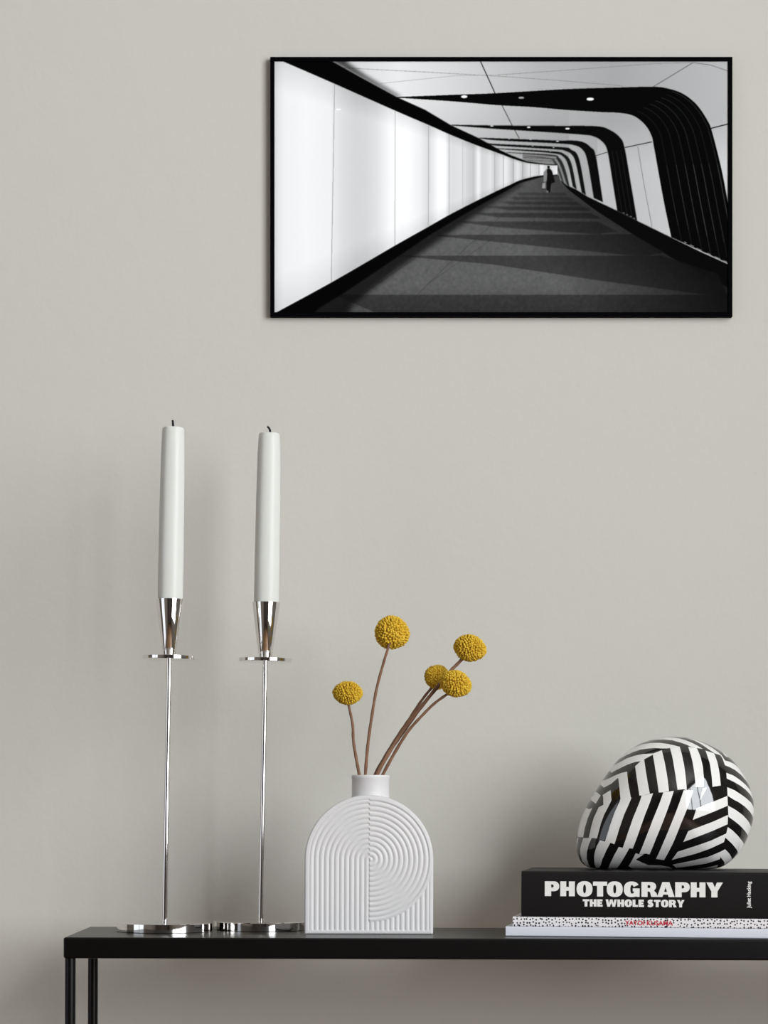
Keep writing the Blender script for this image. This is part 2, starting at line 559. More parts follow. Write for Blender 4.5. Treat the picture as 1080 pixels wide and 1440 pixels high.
img = tunnel_print()
NX, NZ = 958, 530
gx = np.linspace(0, img.shape[1] - 1, NX)
gy = np.linspace(0, img.shape[0] - 1, NZ)
samp = img[np.round(gy).astype(int)][:, np.round(gx).astype(int)]
pxs = np.linspace(386, 1024, NX) - 705
pzs = 262.5 - np.linspace(86, 439, NZ)
XX, ZZ = np.meshgrid(pxs * SC, pzs * SC)
Vp = np.stack([XX, np.full_like(XX, -FD + 0.0015), ZZ], -1).reshape(-1, 3)
ii = np.arange(NX * NZ).reshape(NZ, NX)
quads = np.stack([ii[1:, :-1], ii[1:, 1:], ii[:-1, 1:], ii[:-1, :-1]], -1).reshape(-1, 4)
me = bpy.data.meshes.new('print')
me.vertices.add(len(Vp)); me.vertices.foreach_set('co', Vp.ravel())
me.loops.add(quads.size); me.loops.foreach_set('vertex_index', quads.ravel())
me.polygons.add(len(quads)); me.polygons.foreach_set('loop_start', np.arange(0, quads.size, 4))
me.update(calc_edges=True)
s = samp.ravel() / 255.0
lin = np.where(s <= 0.04045, s / 12.92, ((s + 0.055) / 1.055) ** 2.4)
att = me.color_attributes.new('ink', 'FLOAT_COLOR', 'POINT')
ca = np.ones((len(lin), 4), np.float32); ca[:, :3] = lin[:, None]
att.data.foreach_set('color', ca.ravel())
M_print = mat('printed_paper', (1, 1, 1, 1), rough=0.8, spec=0.02)
an = M_print.node_tree.nodes.new('ShaderNodeAttribute'); an.attribute_name = 'ink'
M_print.node_tree.links.new(an.outputs['Color'], M_print.node_tree.nodes['Principled BSDF'].inputs['Base Color'])
me.materials.append(M_print)
po = bpy.data.objects.new('print', me); COL.objects.link(po); po.parent = pic
box_obj('backing_board', x0 + w * .6, x1 - w * .6, -FD + 0.0025, -0.001, z0 + w * .6, z1 - w * .6, M_frame, pic)

# ------------------------------------------------------------------ candlesticks and candles
M_chrome = mat('polished_nickel', (0.80, 0.78, 0.76, 1), rough=0.045, metal=1.0, var=0.015, vscale=30)
M_wax = mat('white_wax', srgb(212, 213, 207), rough=0.45, spec=0.4, sss=0.25, var=0.01, vscale=40, bump=0.05, bscale=40)
M_wick = mat('burnt_wick', srgb(38, 34, 36), rough=0.9, spec=0.1, var=0.2)
LEAN = 0.0145


def candlestick(px, y, label):
    x = P(px, 0, y).x
    r = empty('candlestick', (x, y, surf(x)), label, 'candlestick', 'tall polished candlesticks', ry=TILT)
    b = 0.0505
    mk('base', *lathe([(0, 0), (b - .0006, 0), (b, .0006), (b, .0088), (b - .0006, .0094),
                       (.005, .0096), (0, .0096)], 180), M_chrome, r, smooth=20)
    L = Matrix.Rotation(LEAN, 4, 'Y')
    mk('pole', *lathe([(0, .009), (.0034, .009), (.0034, .0105), (.0029, .011), (.0029, .2875), (0, .2875)], 40, L), M_chrome, r, smooth=35)
    mk('drip_pan', *lathe([(0, .2865), (.0279, .2865), (.0283, .2869), (.0283, .2899), (.0279, .2903), (.0272, .2903), (.0264, .2896), (.009, .2892), (0, .2892)], 120, L),
       M_chrome, r, smooth=20)
    mk('candle_cup', *lathe([(0, .2893), (.0064, .2893), (.0067, .2900), (.0150, .3497), (.0149, .3502), (.0144, .3502), (.0080, .306), (0, .304)], 100, L),
       M_chrome, r, smooth=35)
    return r


def candle(px, y, label, wick_pts, rt):
    x = P(px, 0, y).x
    r = empty('candle', (x, y, surf(x)), label, 'candle', 'white candles in the candlesticks', ry=TILT)
    L = Matrix.Rotation(LEAN, 4, 'Y')
    prof = [(0, .3075), (.0058, .3075), (.0075, .3115), (.0129, .3495), (.0133, .354), (.0132, .40), (.0127, .46), (.0121, .51), (rt, .526), (rt - .0003, .5295), (rt - .0012, .531),
            (rt * .6, .5315), (.003, .5308), (0, .5308)]
    V, Fc = lathe(prof, 72)
    V2 = []
    for v in V:   # softly uneven hand dipped surface
        a = math.atan2(v.y, v.x)
        k = 1 + .012 * math.cos(6 * a) + .006 * math.sin(2 * a + v.z * 30)
        V2.append(L @ Vector((v.x * k, v.y * k, v.z)))
    mk('wax_body', V2, Fc, M_wax, r, smooth=50)
    pts = [L @ Vector((a, 0, .5300 + b)) for a, b in wick_pts]
    pts = [Vector(q) for q in spline([tuple(q) for q in pts], 4)]
    mk('wick', *tube(pts, [0.0014 - 0.0004 * (k / len(pts)) for k in range(len(pts))], 10), M_wick, r, smooth=60)


YA, YB = 0.126, 0.165
candlestick(231.2, YA, 'tall polished metal candlestick nearest the left end of the table')
candlestick(366.5, YB, 'tall polished metal candlestick beside the white vase')
candle(231.2, YA, 'white candle with a short straight black wick, in the left candlestick', [(0, -.003), (0, 0), (-.0002, .004), (-.0008, .009)], .0116)
candle(366.5, YB, 'white candle with a curved black wick, in the candlestick beside the vase', [(.0008, -.003), (.0008, 0), (.0009, .003), (0, .006), (-.0022, .0085)], .0113)

# ------------------------------------------------------------------ vase
M_cer = mat('matt_white_ceramic', srgb(208, 206, 205), rough=0.5, spec=0.4, var=0.01, vscale=30, bump=0.03, bscale=500, bdist=0.0003)
VY, VD = 0.074, 0.05
vs = (D + VY) / F                                  # metres per pixel on the vase front
vc = P(518.5, 1208.5, VY)
vz0 = surf(vc.x)
vase = empty('vase', (vc.x, VY, vz0), 'matt white arch shaped ceramic vase with a ribbed front', 'vase', ry=TILT)
R = 90.6
cz = (vc.z - vz0) / vs                             # centre height in px units
NU, NV = 420, 460
th = np.linspace(-math.pi / 2, math.pi / 2, NU)
lin_u = np.linspace(-1, 1, NU)
uu = R * (0.35 * np.sin(th) + 0.65 * lin_u)
topz = cz + np.sqrt(np.maximum(R * R - uu * uu, 0))
vv = np.linspace(0, 1, NV)
U = np.repeat(uu[:, None], NV, 1)
cr = 3.5
zb0 = cr - np.sqrt(np.maximum(cr * cr - np.clip(np.abs(uu) - (R - cr), 0, cr) ** 2, 0))
Z = zb0[:, None] + (topz - zb0)[:, None] * vv[None, :]
v_rel = Z - cz
rad = np.hypot(U, v_rel)
dside = np.where(v_rel > 0, R - rad, R - np.abs(U))
dist = np.minimum(dside, Z + 0)
q = 3.2
dd = np.clip(dist, 0, q)
edge = q - np.sqrt(np.maximum(q * q - (q - dd) ** 2, 0))
pitch = 7.1


def ss_(x, a, b):
    t = np.clip((x - a) / (b - a), 0, 1)
    return t * t * (3 - 2 * t)


def rib(ph):
    return (1 - np.abs(np.sin(math.pi * ph))) ** 1.0


left = U < 0.5
dl = np.where(v_rel < 0, 0.5 - U, np.hypot(U - .5, v_rel))
g_left = rib(dl / pitch) * (1 - ss_(dl, 84, 85.2))
rr = np.hypot(U - 2.0, v_rel)
g_ring = rib(rr / pitch + .5) * (1 - ss_(rr, 83, 84))
g_vert = rib((U - .5) / pitch) * (1 - ss_(U, 84.5, 85.5)) * ss_(rr, 87.2, 88.2)
in_disc = rr < 85.6
g_right = np.where(in_disc | (v_rel > 0), g_ring, g_vert)
groove = np.where(left, g_left, g_right) * ss_(Z, 4.5, 7.0)
disc_step = 0.9 * (rr < 86.2) * (U > 0.5) * ss_(Z, 4, 6) * (dist > 4)
Yf = edge + groove * 1.35 - disc_step * 0.55
Vf = np.stack([U * vs, Yf * vs, Z * vs], -1).reshape(-1, 3)
gi = np.arange(NU * NV).reshape(NU, NV)
fq = np.stack([gi[:-1, :-1], gi[1:, :-1], gi[1:, 1:], gi[:-1, 1:]], -1).reshape(-1, 4)
# boundary loop: bottom left->right, right side is the column, then top right->left
loop = list(gi[:, 0]) + list(gi[-1, 1:]) + list(gi[::-1, -1][1:]) + list(gi[0, ::-1][1:-1])
n0 = len(Vf)
ring_pts = Vf[loop]
rings = []
Vall = [Vf]
for yb, inset in ((VD - q * vs, 0.0), (VD - q * vs * .3, .3), (VD, 1.0)):
    c2 = np.array([0, 0, cz * vs * .9])
    rp = ring_pts.copy()
    dirv = rp - c2; dirv[:, 1] = 0
    nrm = np.linalg.norm(dirv, axis=1, keepdims=True)
    rp = rp - dirv / nrm * inset * q * vs * .8
    rp[:, 1] = yb
    rp[:, 2] = np.maximum(rp[:, 2], 0)
    rings.append(n0 + sum(len(a) for a in Vall[1:]))
    Vall.append(rp)
Vall = np.concatenate(Vall)
faces = fq.tolist()
nl = len(loop)
prev = loop
for st in rings:
    cur = [st + k for k in range(nl)]
    faces += [(prev[(k + 1) % nl], prev[k], cur[k], cur[(k + 1) % nl]) for k in range(nl)]
    prev = cur
faces.append(tuple(prev[::-1]))
mk('body', Vall, faces, M_cer, vase, smooth=70)
# neck
ncx = P(520.5, 0, VY + VD / 2).x - vc.x
nz_top = P(0, 1090, VY + VD / 2).z - vz0
nz_bot = (cz + R) * vs - 0.006
nr = 0.0196
Vn, Fn = lathe([(nr + .0006, nz_bot), (nr, nz_bot + .008), (nr, nz_top - .004), (nr + .0004, nz_top - .003), (nr + .0004, nz_top - .001), (nr - .0004, nz_top),
                (nr - .0022, nz_top - .0002), (nr - .003, nz_top - .0015), (nr - .003, nz_bot + .0065), (0, nz_bot + .0065)], 96)
mk('neck', [v + Vector((ncx, VD / 2, 0)) for v in Vn], Fn, M_cer, vase, smooth=50)

# ------------------------------------------------------------------ billy button flowers
M_yel = mat('yellow_florets', srgb(208, 170, 40), rough=0.8, spec=0.15, var=0.30, vscale=260, detail=2)
M_stem = mat('dried_stem', srgb(122, 84, 62), rough=0.7, spec=0.25, var=0.35, vscale=160, bump=0.4, bscale=300)
_m = [n for n in M_yel.node_tree.nodes if n.type == 'MIX'][0]
_m.inputs[6].default_value = srgb(178, 124, 22)
_m.inputs[7].default_value = srgb(232, 204, 72)
ns = M_stem.node_tree
_m = [n for n in ns.nodes if n.type == 'MIX'][0]
_m.inputs[6].default_value = srgb(92, 56, 42)
_m.inputs[7].default_value = srgb(150, 116, 90)
[n for n in ns.nodes if n.type == 'TEX_NOISE'][0].inputs['Scale'].default_value = 70
ico = []
g_ = (1 + 5 ** .5) / 2
for a, b in ((1, g_), (-1, g_), (1, -g_), (-1, -g_)):
    ico += [(0, a, b), (a, b, 0), (b, 0, a)]
import bmesh
bm = bmesh.new()
bmesh.ops.create_icosphere(bm, subdivisions=2, radius=1.0)
bm.verts.ensure_lookup_table()
IV = np.array([v.co[:] for v in bm.verts]); IF = np.array([[v.index for v in f.verts] for f in bm.faces])
bm.free()
bm = bmesh.new()
bmesh.ops.create_icosphere(bm, subdivisions=4, radius=1.0)
bm.verts.ensure_lookup_table()
BV = np.array([v.co[:] for v in bm.verts]); BF = np.array([[v.index for v in f.verts] for f in bm.faces])
bm.free()


def flower(label, head, rx, ry, tilt, yaw, stem, ys, srad=0.0015):
    """head centre px, radii px, stem px points from the head down, depth at head/bottom"""
    hy, by = ys
    n = len(stem)
    pts = []
    for k, (a, b) in enumerate(stem):
        t = k / (n - 1)
        pts.append(P(a, b, hy * (1 - t) + by * t))
    root_loc = pts[-1]
    r = empty('billy_button_flower', root_loc, label, 'flower', 'yellow flowers in the vase')
    sp = [Vector(q_) for q_ in spline([tuple(p) for p in pts], 6)]
    rads = [srad * (0.85 + 0.35 * k / len(sp)) * (1 + .08 * math.sin(k * 1.7)) for k in range(len(sp))]
    mk('stem', *tube([p - root_loc for p in sp], rads, 10), M_stem, r, smooth=70)
    hc = P(head[0], head[1], hy + HEADOFF.get(label, 0.0))
    s_ = (D + hy) / F
    a, c_ = rx * s_, ry * s_
    N = 430
    k = np.arange(N) + .5
    ph = np.arccos(1 - 2 * k / N); te = math.pi * (1 + 5 ** .5) * k
    dirs = np.stack([np.cos(te) * np.sin(ph), np.sin(te) * np.sin(ph), np.cos(ph)], -1)
    dirs += rng.normal(0, .030, dirs.shape)
    dirs /= np.linalg.norm(dirs, axis=1, keepdims=True)
    rad3 = np.array([a, a * .95, c_]) * .93
    V = [BV * rad3 * .95]; Fa = [BF]
    off = len(BV)
    fl_r = math.sqrt(4 * math.pi * a * c_ / N) * .50
    for d_ in dirs:
        nrm = d_ / np.array([a, a, c_]); nrm /= np.linalg.norm(nrm)
        jit = rng.uniform(.78, 1.15)
        pv = IV * fl_r * jit
        proj = pv @ nrm
        pv = pv + np.outer(proj, nrm) * .55
        wob = 1 + .035 * math.sin(3.1 * d_[0] + 5 * a * 100) + .03 * math.cos(3.7 * d_[2] + 2.3 * d_[1])
        V.append(pv + d_ * rad3 * wob * rng.uniform(.985, 1.015))
        Fa.append(IF + off); off += len(IV)
    V = np.concatenate(V); Fa = np.concatenate(Fa)
    Rm = (Matrix.Rotation(tilt, 3, 'Y') @ Matrix.Rotation(yaw, 3, 'X'))
    V = V @ np.array(Rm).T + np.array(hc - root_loc)
    mk('flower_head', V, Fa.tolist(), M_yel, r, smooth=180)


HEADOFF = {}
NY = VY + VD / 2
HEADOFF['tallest yellow ball flower, its stem meeting the underside of the head'] = 0.010
flower('small flat yellow ball flower leaning left on a dark stem', (489, 974.5), 21, 16, 0, 0,
       [(489, 986), (491.5, 997), (496, 1020), (497, 1042), (501, 1067), (505, 1088), (509, 1110)], (NY, NY - .004))
flower('tallest yellow ball flower, its stem meeting the underside of the head', (551.5, 890), 24, 22, math.radians(12), math.radians(-35),
       [(548.5, 902), (545, 914), (540, 930), (530, 967), (522.5, 1010), (517, 1050), (514, 1087), (513, 1110)], (NY - .006, NY - .006))
flower('yellow ball flower highest on the right of the vase', (661, 911.5), 23, 18, math.radians(14), 0,
       [(654, 921), (646, 931), (636, 941), (619, 961), (590, 997), (570, 1025), (552, 1050), (531, 1087), (524, 1110)], (NY - .002, NY), .0019)
flower('smallest yellow ball flower, half behind the one on its right', (614, 952), 16.5, 17.5, math.radians(20), 0,
       [(612, 962), (603, 972), (590, 989), (575, 1012), (562, 1031), (545, 1058), (528, 1088), (520, 1110)], (NY + .021, NY + .006))
flower('yellow ball flower lowest of the right group, in front of its neighbour', (641, 961.5), 22.5, 18, math.radians(20), 0,
       [(636, 970), (629, 976), (610, 990), (590, 1010), (575, 1027), (560, 1050), (540, 1086), (530, 1110)], (NY - .022, NY + .004))

# ------------------------------------------------------------------ books
M_bblack = mat('black_cover', srgb(20, 18, 18), rough=0.45, spec=0.22, var=0.1, vscale=8, bump=0.03, bscale=300)
M_bwhite = mat('white_cover', srgb(212, 212, 220), rough=0.5, spec=0.4, var=0.01)
M_pages = mat('paper_pages', srgb(225, 220, 208), rough=0.9, spec=0.1, var=0.05, vscale=400)
M_ink = mat('white_lettering', srgb(228, 226, 222), rough=0.6, spec=0.2, var=0.01)
M_red = mat('red_lettering', srgb(196, 60, 72), rough=0.6, spec=0.2, var=0.05)
M_dots = mat('dotted_cover', srgb(226, 222, 222), rough=0.5, spec=0.4)
nd = M_dots.node_tree
vo = nd.nodes.new('ShaderNodeTexVoronoi'); vo.voronoi_dimensions = '2D'
vo.inputs['Scale'].default_value = 300; vo.inputs['Randomness'].default_value = .62
tcd = [n for n in nd.nodes if n.type == 'TEX_COORD'][0]
sp_ = nd.nodes.new('ShaderNodeSeparateXYZ'); cb_ = nd.nodes.new('ShaderNodeCombineXYZ')
nd.links.new(tcd.outputs['Object'], sp_.inputs[0])
ad = nd.nodes.new('ShaderNodeMath'); ad.operation = 'ADD'
nd.links.new(sp_.outputs['Y'], ad.inputs[0]); nd.links.new(sp_.outputs['Z'], ad.inputs[1])
nd.links.new(sp_.outputs['X'], cb_.inputs[0]); nd.links.new(ad.outputs[0], cb_.inputs[1])
nd.links.new(cb_.outputs[0], vo.inputs['Vector'])
nn = nd.nodes.new('ShaderNodeTexNoise'); nn.inputs['Scale'].default_value = 120
nd.links.new(tcd.outputs['Object'], nn.inputs['Vector'])
th_ = nd.nodes.new('ShaderNodeMath'); th_.operation = 'MULTIPLY_ADD'
nd.links.new(nn.outputs['Fac'], th_.inputs[0]); th_.inputs[1].default_value = .26; th_.inputs[2].default_value = .13
lt = nd.nodes.new('ShaderNodeMath'); lt.operation = 'LESS_THAN'
nd.links.new(vo.outputs['Distance'], lt.inputs[0]); nd.links.new(th_.outputs[0], lt.inputs[1])
mxd = nd.nodes.new('ShaderNodeMix'); mxd.data_type = 'RGBA'
mxd.inputs[6].default_value = srgb(228, 224, 224); mxd.inputs[7].default_value = srgb(38, 34, 44)
nd.links.new(lt.outputs[0], mxd.inputs[0])
nd.links.new(mxd.outputs[2], nd.nodes['Principled BSDF'].inputs['Base Color'])


BYAW = math.radians(-8.0)
BY0 = 0.045


def book(name, label, px, yfront, zbot, th, L, W, ct, m, round_=0.0):
    x = P(px, 0, yfront).x
    r = empty(name, (x, yfront, zbot), label, 'book', 'books stacked under the striped ornament', ry=TILT)
    r.rotation_euler[2] = BYAW
    # cover: spine plus two boards, one C-shaped section extruded along x, spine gently rounded at its edges
    prof = [(W, 0)]
    e = min(ct, th * .2)
    for k in range(5):
        a = math.pi / 2 * k / 4
        prof.append((e - e * math.sin(a), e - e * math.cos(a)))
    for k in range(5):
        a = math.pi / 2 * k / 4
        prof.append((e - e * math.cos(a), th - e + e * math.sin(a)))
    prof += [(W, th), (W, th - ct), (ct, th - ct), (ct, ct), (W, ct)]
    V = [(0, a, b) for a, b in prof] + [(L, a, b) for a, b in prof]
    n = len(prof)
    Fc = [(k, (k + 1) % n, n + (k + 1) % n, n + k) for k in range(n)]
    Fc += [tuple(range(n))[::-1], tuple(n + k for k in range(n))]
    V = [(a, b, c3) for a, b, c3 in V]
    o = mk('cover', V, [f[::-1] for f in Fc], m, r, smooth=50)
    if round_:
        pass
    box_obj('page_block', .003, L - .003, ct, W - .004, ct, th - ct, M_pages, r)
    return r, x


zb = surf(P(711, 0, 0).x) + 0.0003
k3 = (D + .045) / F
th1 = 13.4 * k3; th2 = 13.6 * k3; th3 = 64.2 * k3
b1, _ = book('art_book', 'plain white book, lowest in the stack on the table', 711, BY0, zb, th1, .300, .172, .0012, M_bwhite)
x2 = P(721, 0, .045).x
b2, _ = book('art_book', 'thin white book with black dots and red lettering, middle of the stack', 721, BY0, zb + th1 + .0001 - (x2 - P(711, 0, 0).x) * TILT, th2, .300, .168, .0012, M_dots)
x3 = P(733, 0, .045).x
zb3 = zb + th1 + th2 + .0002 - (x3 - P(711, 0, 0).x) * TILT
b3, _ = book('photography_book', 'thick black photography book with white lettering, on top of the stack', 733, BY0, zb3, th3, .275, .150, .0025, M_bblack)


# ---- heavy lettering
def arc(cx, cy, rx, ry, a0, a1, n=14, pw=2.5):
    out = []
    for k in range(n + 1):
        a = math.radians(a0 + (a1 - a0) * k / n)
        c_, s_ = math.cos(a), math.sin(a)
        out.append((cx + rx * math.copysign(abs(c_) ** (2 / pw), c_), cy + ry * math.copysign(abs(s_) ** (2 / pw), s_)))
    return out


def glyph(ch):
    if ch == 'P':
        return .97, [[(0, 0), (.43, 0), (.43, .33), (.58, .33)] + arc(.58, .665, .39, .335, -90, 90, 14, 2.3) + [(0, 1)],
                     [(.43, .58)] + arc(.5, .685, .10, .105, -90, 90, 8, 2.2) + [(.43, .79)]]
    if ch == 'R':
        return 1.08, [[(0, 0), (.41, 0), (.41, .36), (.50, .36)] + [(.58, .30), (.66, 0), (1.10, 0), (1.0, .26), (.84, .42)] + arc(.58, .70, .40, .30, -40, 90, 12, 2.3) + [(0, 1)],
                      [(.41, .59)] + arc(.5, .69, .10, .10, -90, 90, 8, 2.2) + [(.41, .79)]]
    if ch == 'H':
        return .98, [[(0, 0), (.40, 0), (.40, .37), (.58, .37), (.58, 0), (.98, 0), (.98, 1), (.58, 1), (.58, .63), (.40, .63), (.40, 1), (0, 1)]]
    if ch == 'O':
        return 1.07, [arc(.535, .5, .535, .525, 0, 354, 40, 2.35), arc(.535, .5, .10, .295, 0, 354, 24, 2.2)]
    if ch == 'T':
        return .95, [[(.27, 0), (.68, 0), (.68, .72), (.95, .72), (.95, 1), (0, 1), (0, .72), (.27, .72)]]
    if ch == 'G':
        o = arc(.53, .5, .53, .525, 32, 290, 30, 2.35)
        i = arc(.55, .5, .115, .295, 285, 50, 24, 2.2)
        return 1.08, [o + [(.85, .02), (.92, -.01), (1.06, 0), (1.06, .56), (.60, .56), (.60, .36), (.68, .36)] + [(.66, .25)] + i + [(.66, .66)]]
    if ch == 'A':
        return 1.17, [[(0, 0), (.36, 0), (.41, .16), (.72, .16), (.77, 0), (1.17, 0), (.82, 1), (.35, 1)], [(.47, .34), (.66, .34), (.57, .66)]]
    if ch == 'Y':
        return 1.10, [[(.33, 0), (.74, 0), (.74, .40), (1.10, 1), (.70, 1), (.56, .66), (.42, 1), (0, 1), (.33, .40)]]
    if ch == 'E':
        return .82, [[(0, 0), (.80, 0), (.80, .27), (.40, .27), (.40, .38), (.70, .38), (.70, .62), (.40, .62), (.40, .73), (.78, .73), (.78, 1), (0, 1)]]
    if ch == 'L':
        return .78, [[(0, 0), (.77, 0), (.77, .28), (.41, .28), (.41, 1), (0, 1)]]
    if ch == 'W':
        return 1.62, [[(.24, 0), (.62, 0), (.81, .56), (1.0, 0), (1.38, 0), (1.62, 1), (1.26, 1), (1.16, .46), (.99, 1), (.63, 1), (.46, .46), (.37, 1), (0, 1)]]
    if ch == 'S':
        cl = spline([(.78, .80), (.62, .87), (.42, .86), (.24, .74), (.36, .60), (.62, .46), (.76, .30), (.62, .15), (.40, .13), (.12, .22)], 5)
        wds = np.interp(np.linspace(0, 1, len(cl)), [0, .25, .5, .75, 1], [.30, .30, .40, .30, .32])
        A, B = [], []
        for k in range(len(cl)):
            t = cl[min(k + 1, len(cl) - 1)] - cl[max(k - 1, 0)]
            t = t / np.linalg.norm(t)
            nn_ = np.array([-t[1], t[0]]) * wds[k] / 2
            A.append(tuple(cl[k] + nn_)); B.append(tuple(cl[k] - nn_))
        return .92, [A + B[::-1]]
    return .35, []


def lettering(name, items, m, parent, origin, depth=0.00012):
    """items: (char, x_left, baseline z, height, width scale), metres in the spine plane"""
    cu = bpy.data.curves.new(name, 'CURVE')
    cu.dimensions = '2D'
    cu.fill_mode = 'BOTH'
    cu.extrude = depth
    for ch, xl, zl, h, ws in items:
        _, loops = glyph(ch)
        for lp in loops:
            s_ = cu.splines.new('POLY')
            s_.points.add(len(lp) - 1)
            for k, (a, b) in enumerate(lp):
                s_.points[k].co = (xl + a * h * ws, zl + b * h, 0, 1)
            s_.use_cyclic_u = True
    tmp = bpy.data.objects.new('tmp', cu)
    return bake(tmp, name, m, parent, origin)


def bake(tmp, name, m, parent, origin, rot=None):
    COL.objects.link(tmp)
    bpy.context.view_layer.update()
    dg = bpy.context.evaluated_depsgraph_get()
    me_ = bpy.data.meshes.new_from_object(tmp.evaluated_get(dg))
    bpy.data.objects.remove(tmp)
    Mx = Matrix.Translation(origin) @ Matrix.Rotation(math.pi / 2, 4, 'X')
    if rot is not None:
        Mx = Mx @ rot
    me_.transform(Mx)
    me_.materials.clear()
    me_.materials.append(m)
    me_.name = name
    o = bpy.data.objects.new(name, me_)
    COL.objects.link(o)
    o.parent = parent
    return o


kb = (D + BY0) / F


def along(px, px0):
    x0_ = (px0 - 540) * (D + BY0) / F
    return ((px - 540) * (D + BY0) / F - x0_) / (math.cos(BYAW) - (px - 540) * math.sin(BYAW) / F)


sx = lambda px: along(px, 733)
sz = lambda py: th3 - (py - 1226.0) * kb
title = []
for ch, a in zip('PHOTOGRAPHY', (766.0, 787.8, 810.7, 833.8, 853.1, 877.1, 901.9, 923.9, 949.4, 971.2, 993.2)):
    title.append((ch, sx(a), sz(1261.0), 20.8 * kb, 1.0))
lettering('title', title, M_ink, b3, Vector((0, -.00005, 0)))
txt = 'THE WHOLE STORY'
ws = 1.0
tot = sum((glyph(c)[0] + .09) if c != ' ' else .34 for c in txt)
hh = 10.2
ws = (963.3 - 819.4) / (tot * hh)
cur = 819.4
sub = []
for c_ in txt:
    if c_ != ' ':
        sub.append((c_, sx(cur), sz(1275.2), hh * kb, ws))
    cur += ((glyph(c_)[0] + .09) if c_ != ' ' else .34) * hh * ws
lettering('subtitle', sub, M_ink, b3, Vector((0, -.00005, 0)))


def text_obj(name, s_, width, height, m, parent, origin, rot=None, bold=0.0, shear=0.0):
    tcv = bpy.data.curves.new(name, 'FONT')
    tcv.body = s_
    tcv.size = 1
    tcv.offset = bold
    tcv.shear = shear
    tcv.extrude = 0
    tmp = bpy.data.objects.new('tmp', tcv)
    o = bake(tmp, name, m, parent, Vector((0, 0, 0)))
    v = np.array([q_.co[:] for q_ in o.data.vertices])
    mn, mx = v.min(0), v.max(0)
    sxx = width / (mx[0] - mn[0]); szz = height / (mx[2] - mn[2])
    Mx = Matrix.Translation(origin) @ (rot or Matrix.Identity(4)) @ Matrix.Diagonal((sxx, 1, szz, 1)) @ Matrix.Translation((-mn[0], 0, -mn[2]))
    o.data.transform(Mx)
    return o


text_obj('author_name', 'Juliet Hacking', 37 * kb, 7.2 * kb, M_ink, b3, Vector((sx(1057.5), -.0002, sz(1275.5))),
         Matrix.Rotation(-math.pi / 2, 4, 'Y'), bold=0.025)
kd = (D + BY0) / F
red = text_obj('spine_lettering', 'YAYOI KUSAMA', 67 * kd, 6.6 * kd, M_red, b2, Vector((along(878.5, 721), -.0002, 3.2 * kd)), bold=0.03)

# ------------------------------------------------------------------ striped ornament
tiles = {1: (860, 1030), 2: (960, 1030), 3: (800, 1050), 4: (800, 1130), 5: (880, 1130), 6: (970, 1130)}


def tp(t, *pts):
    ox, oy = tiles[t]
    return [(ox + a / 10.8, oy + b / 10.8) for a, b in pts]


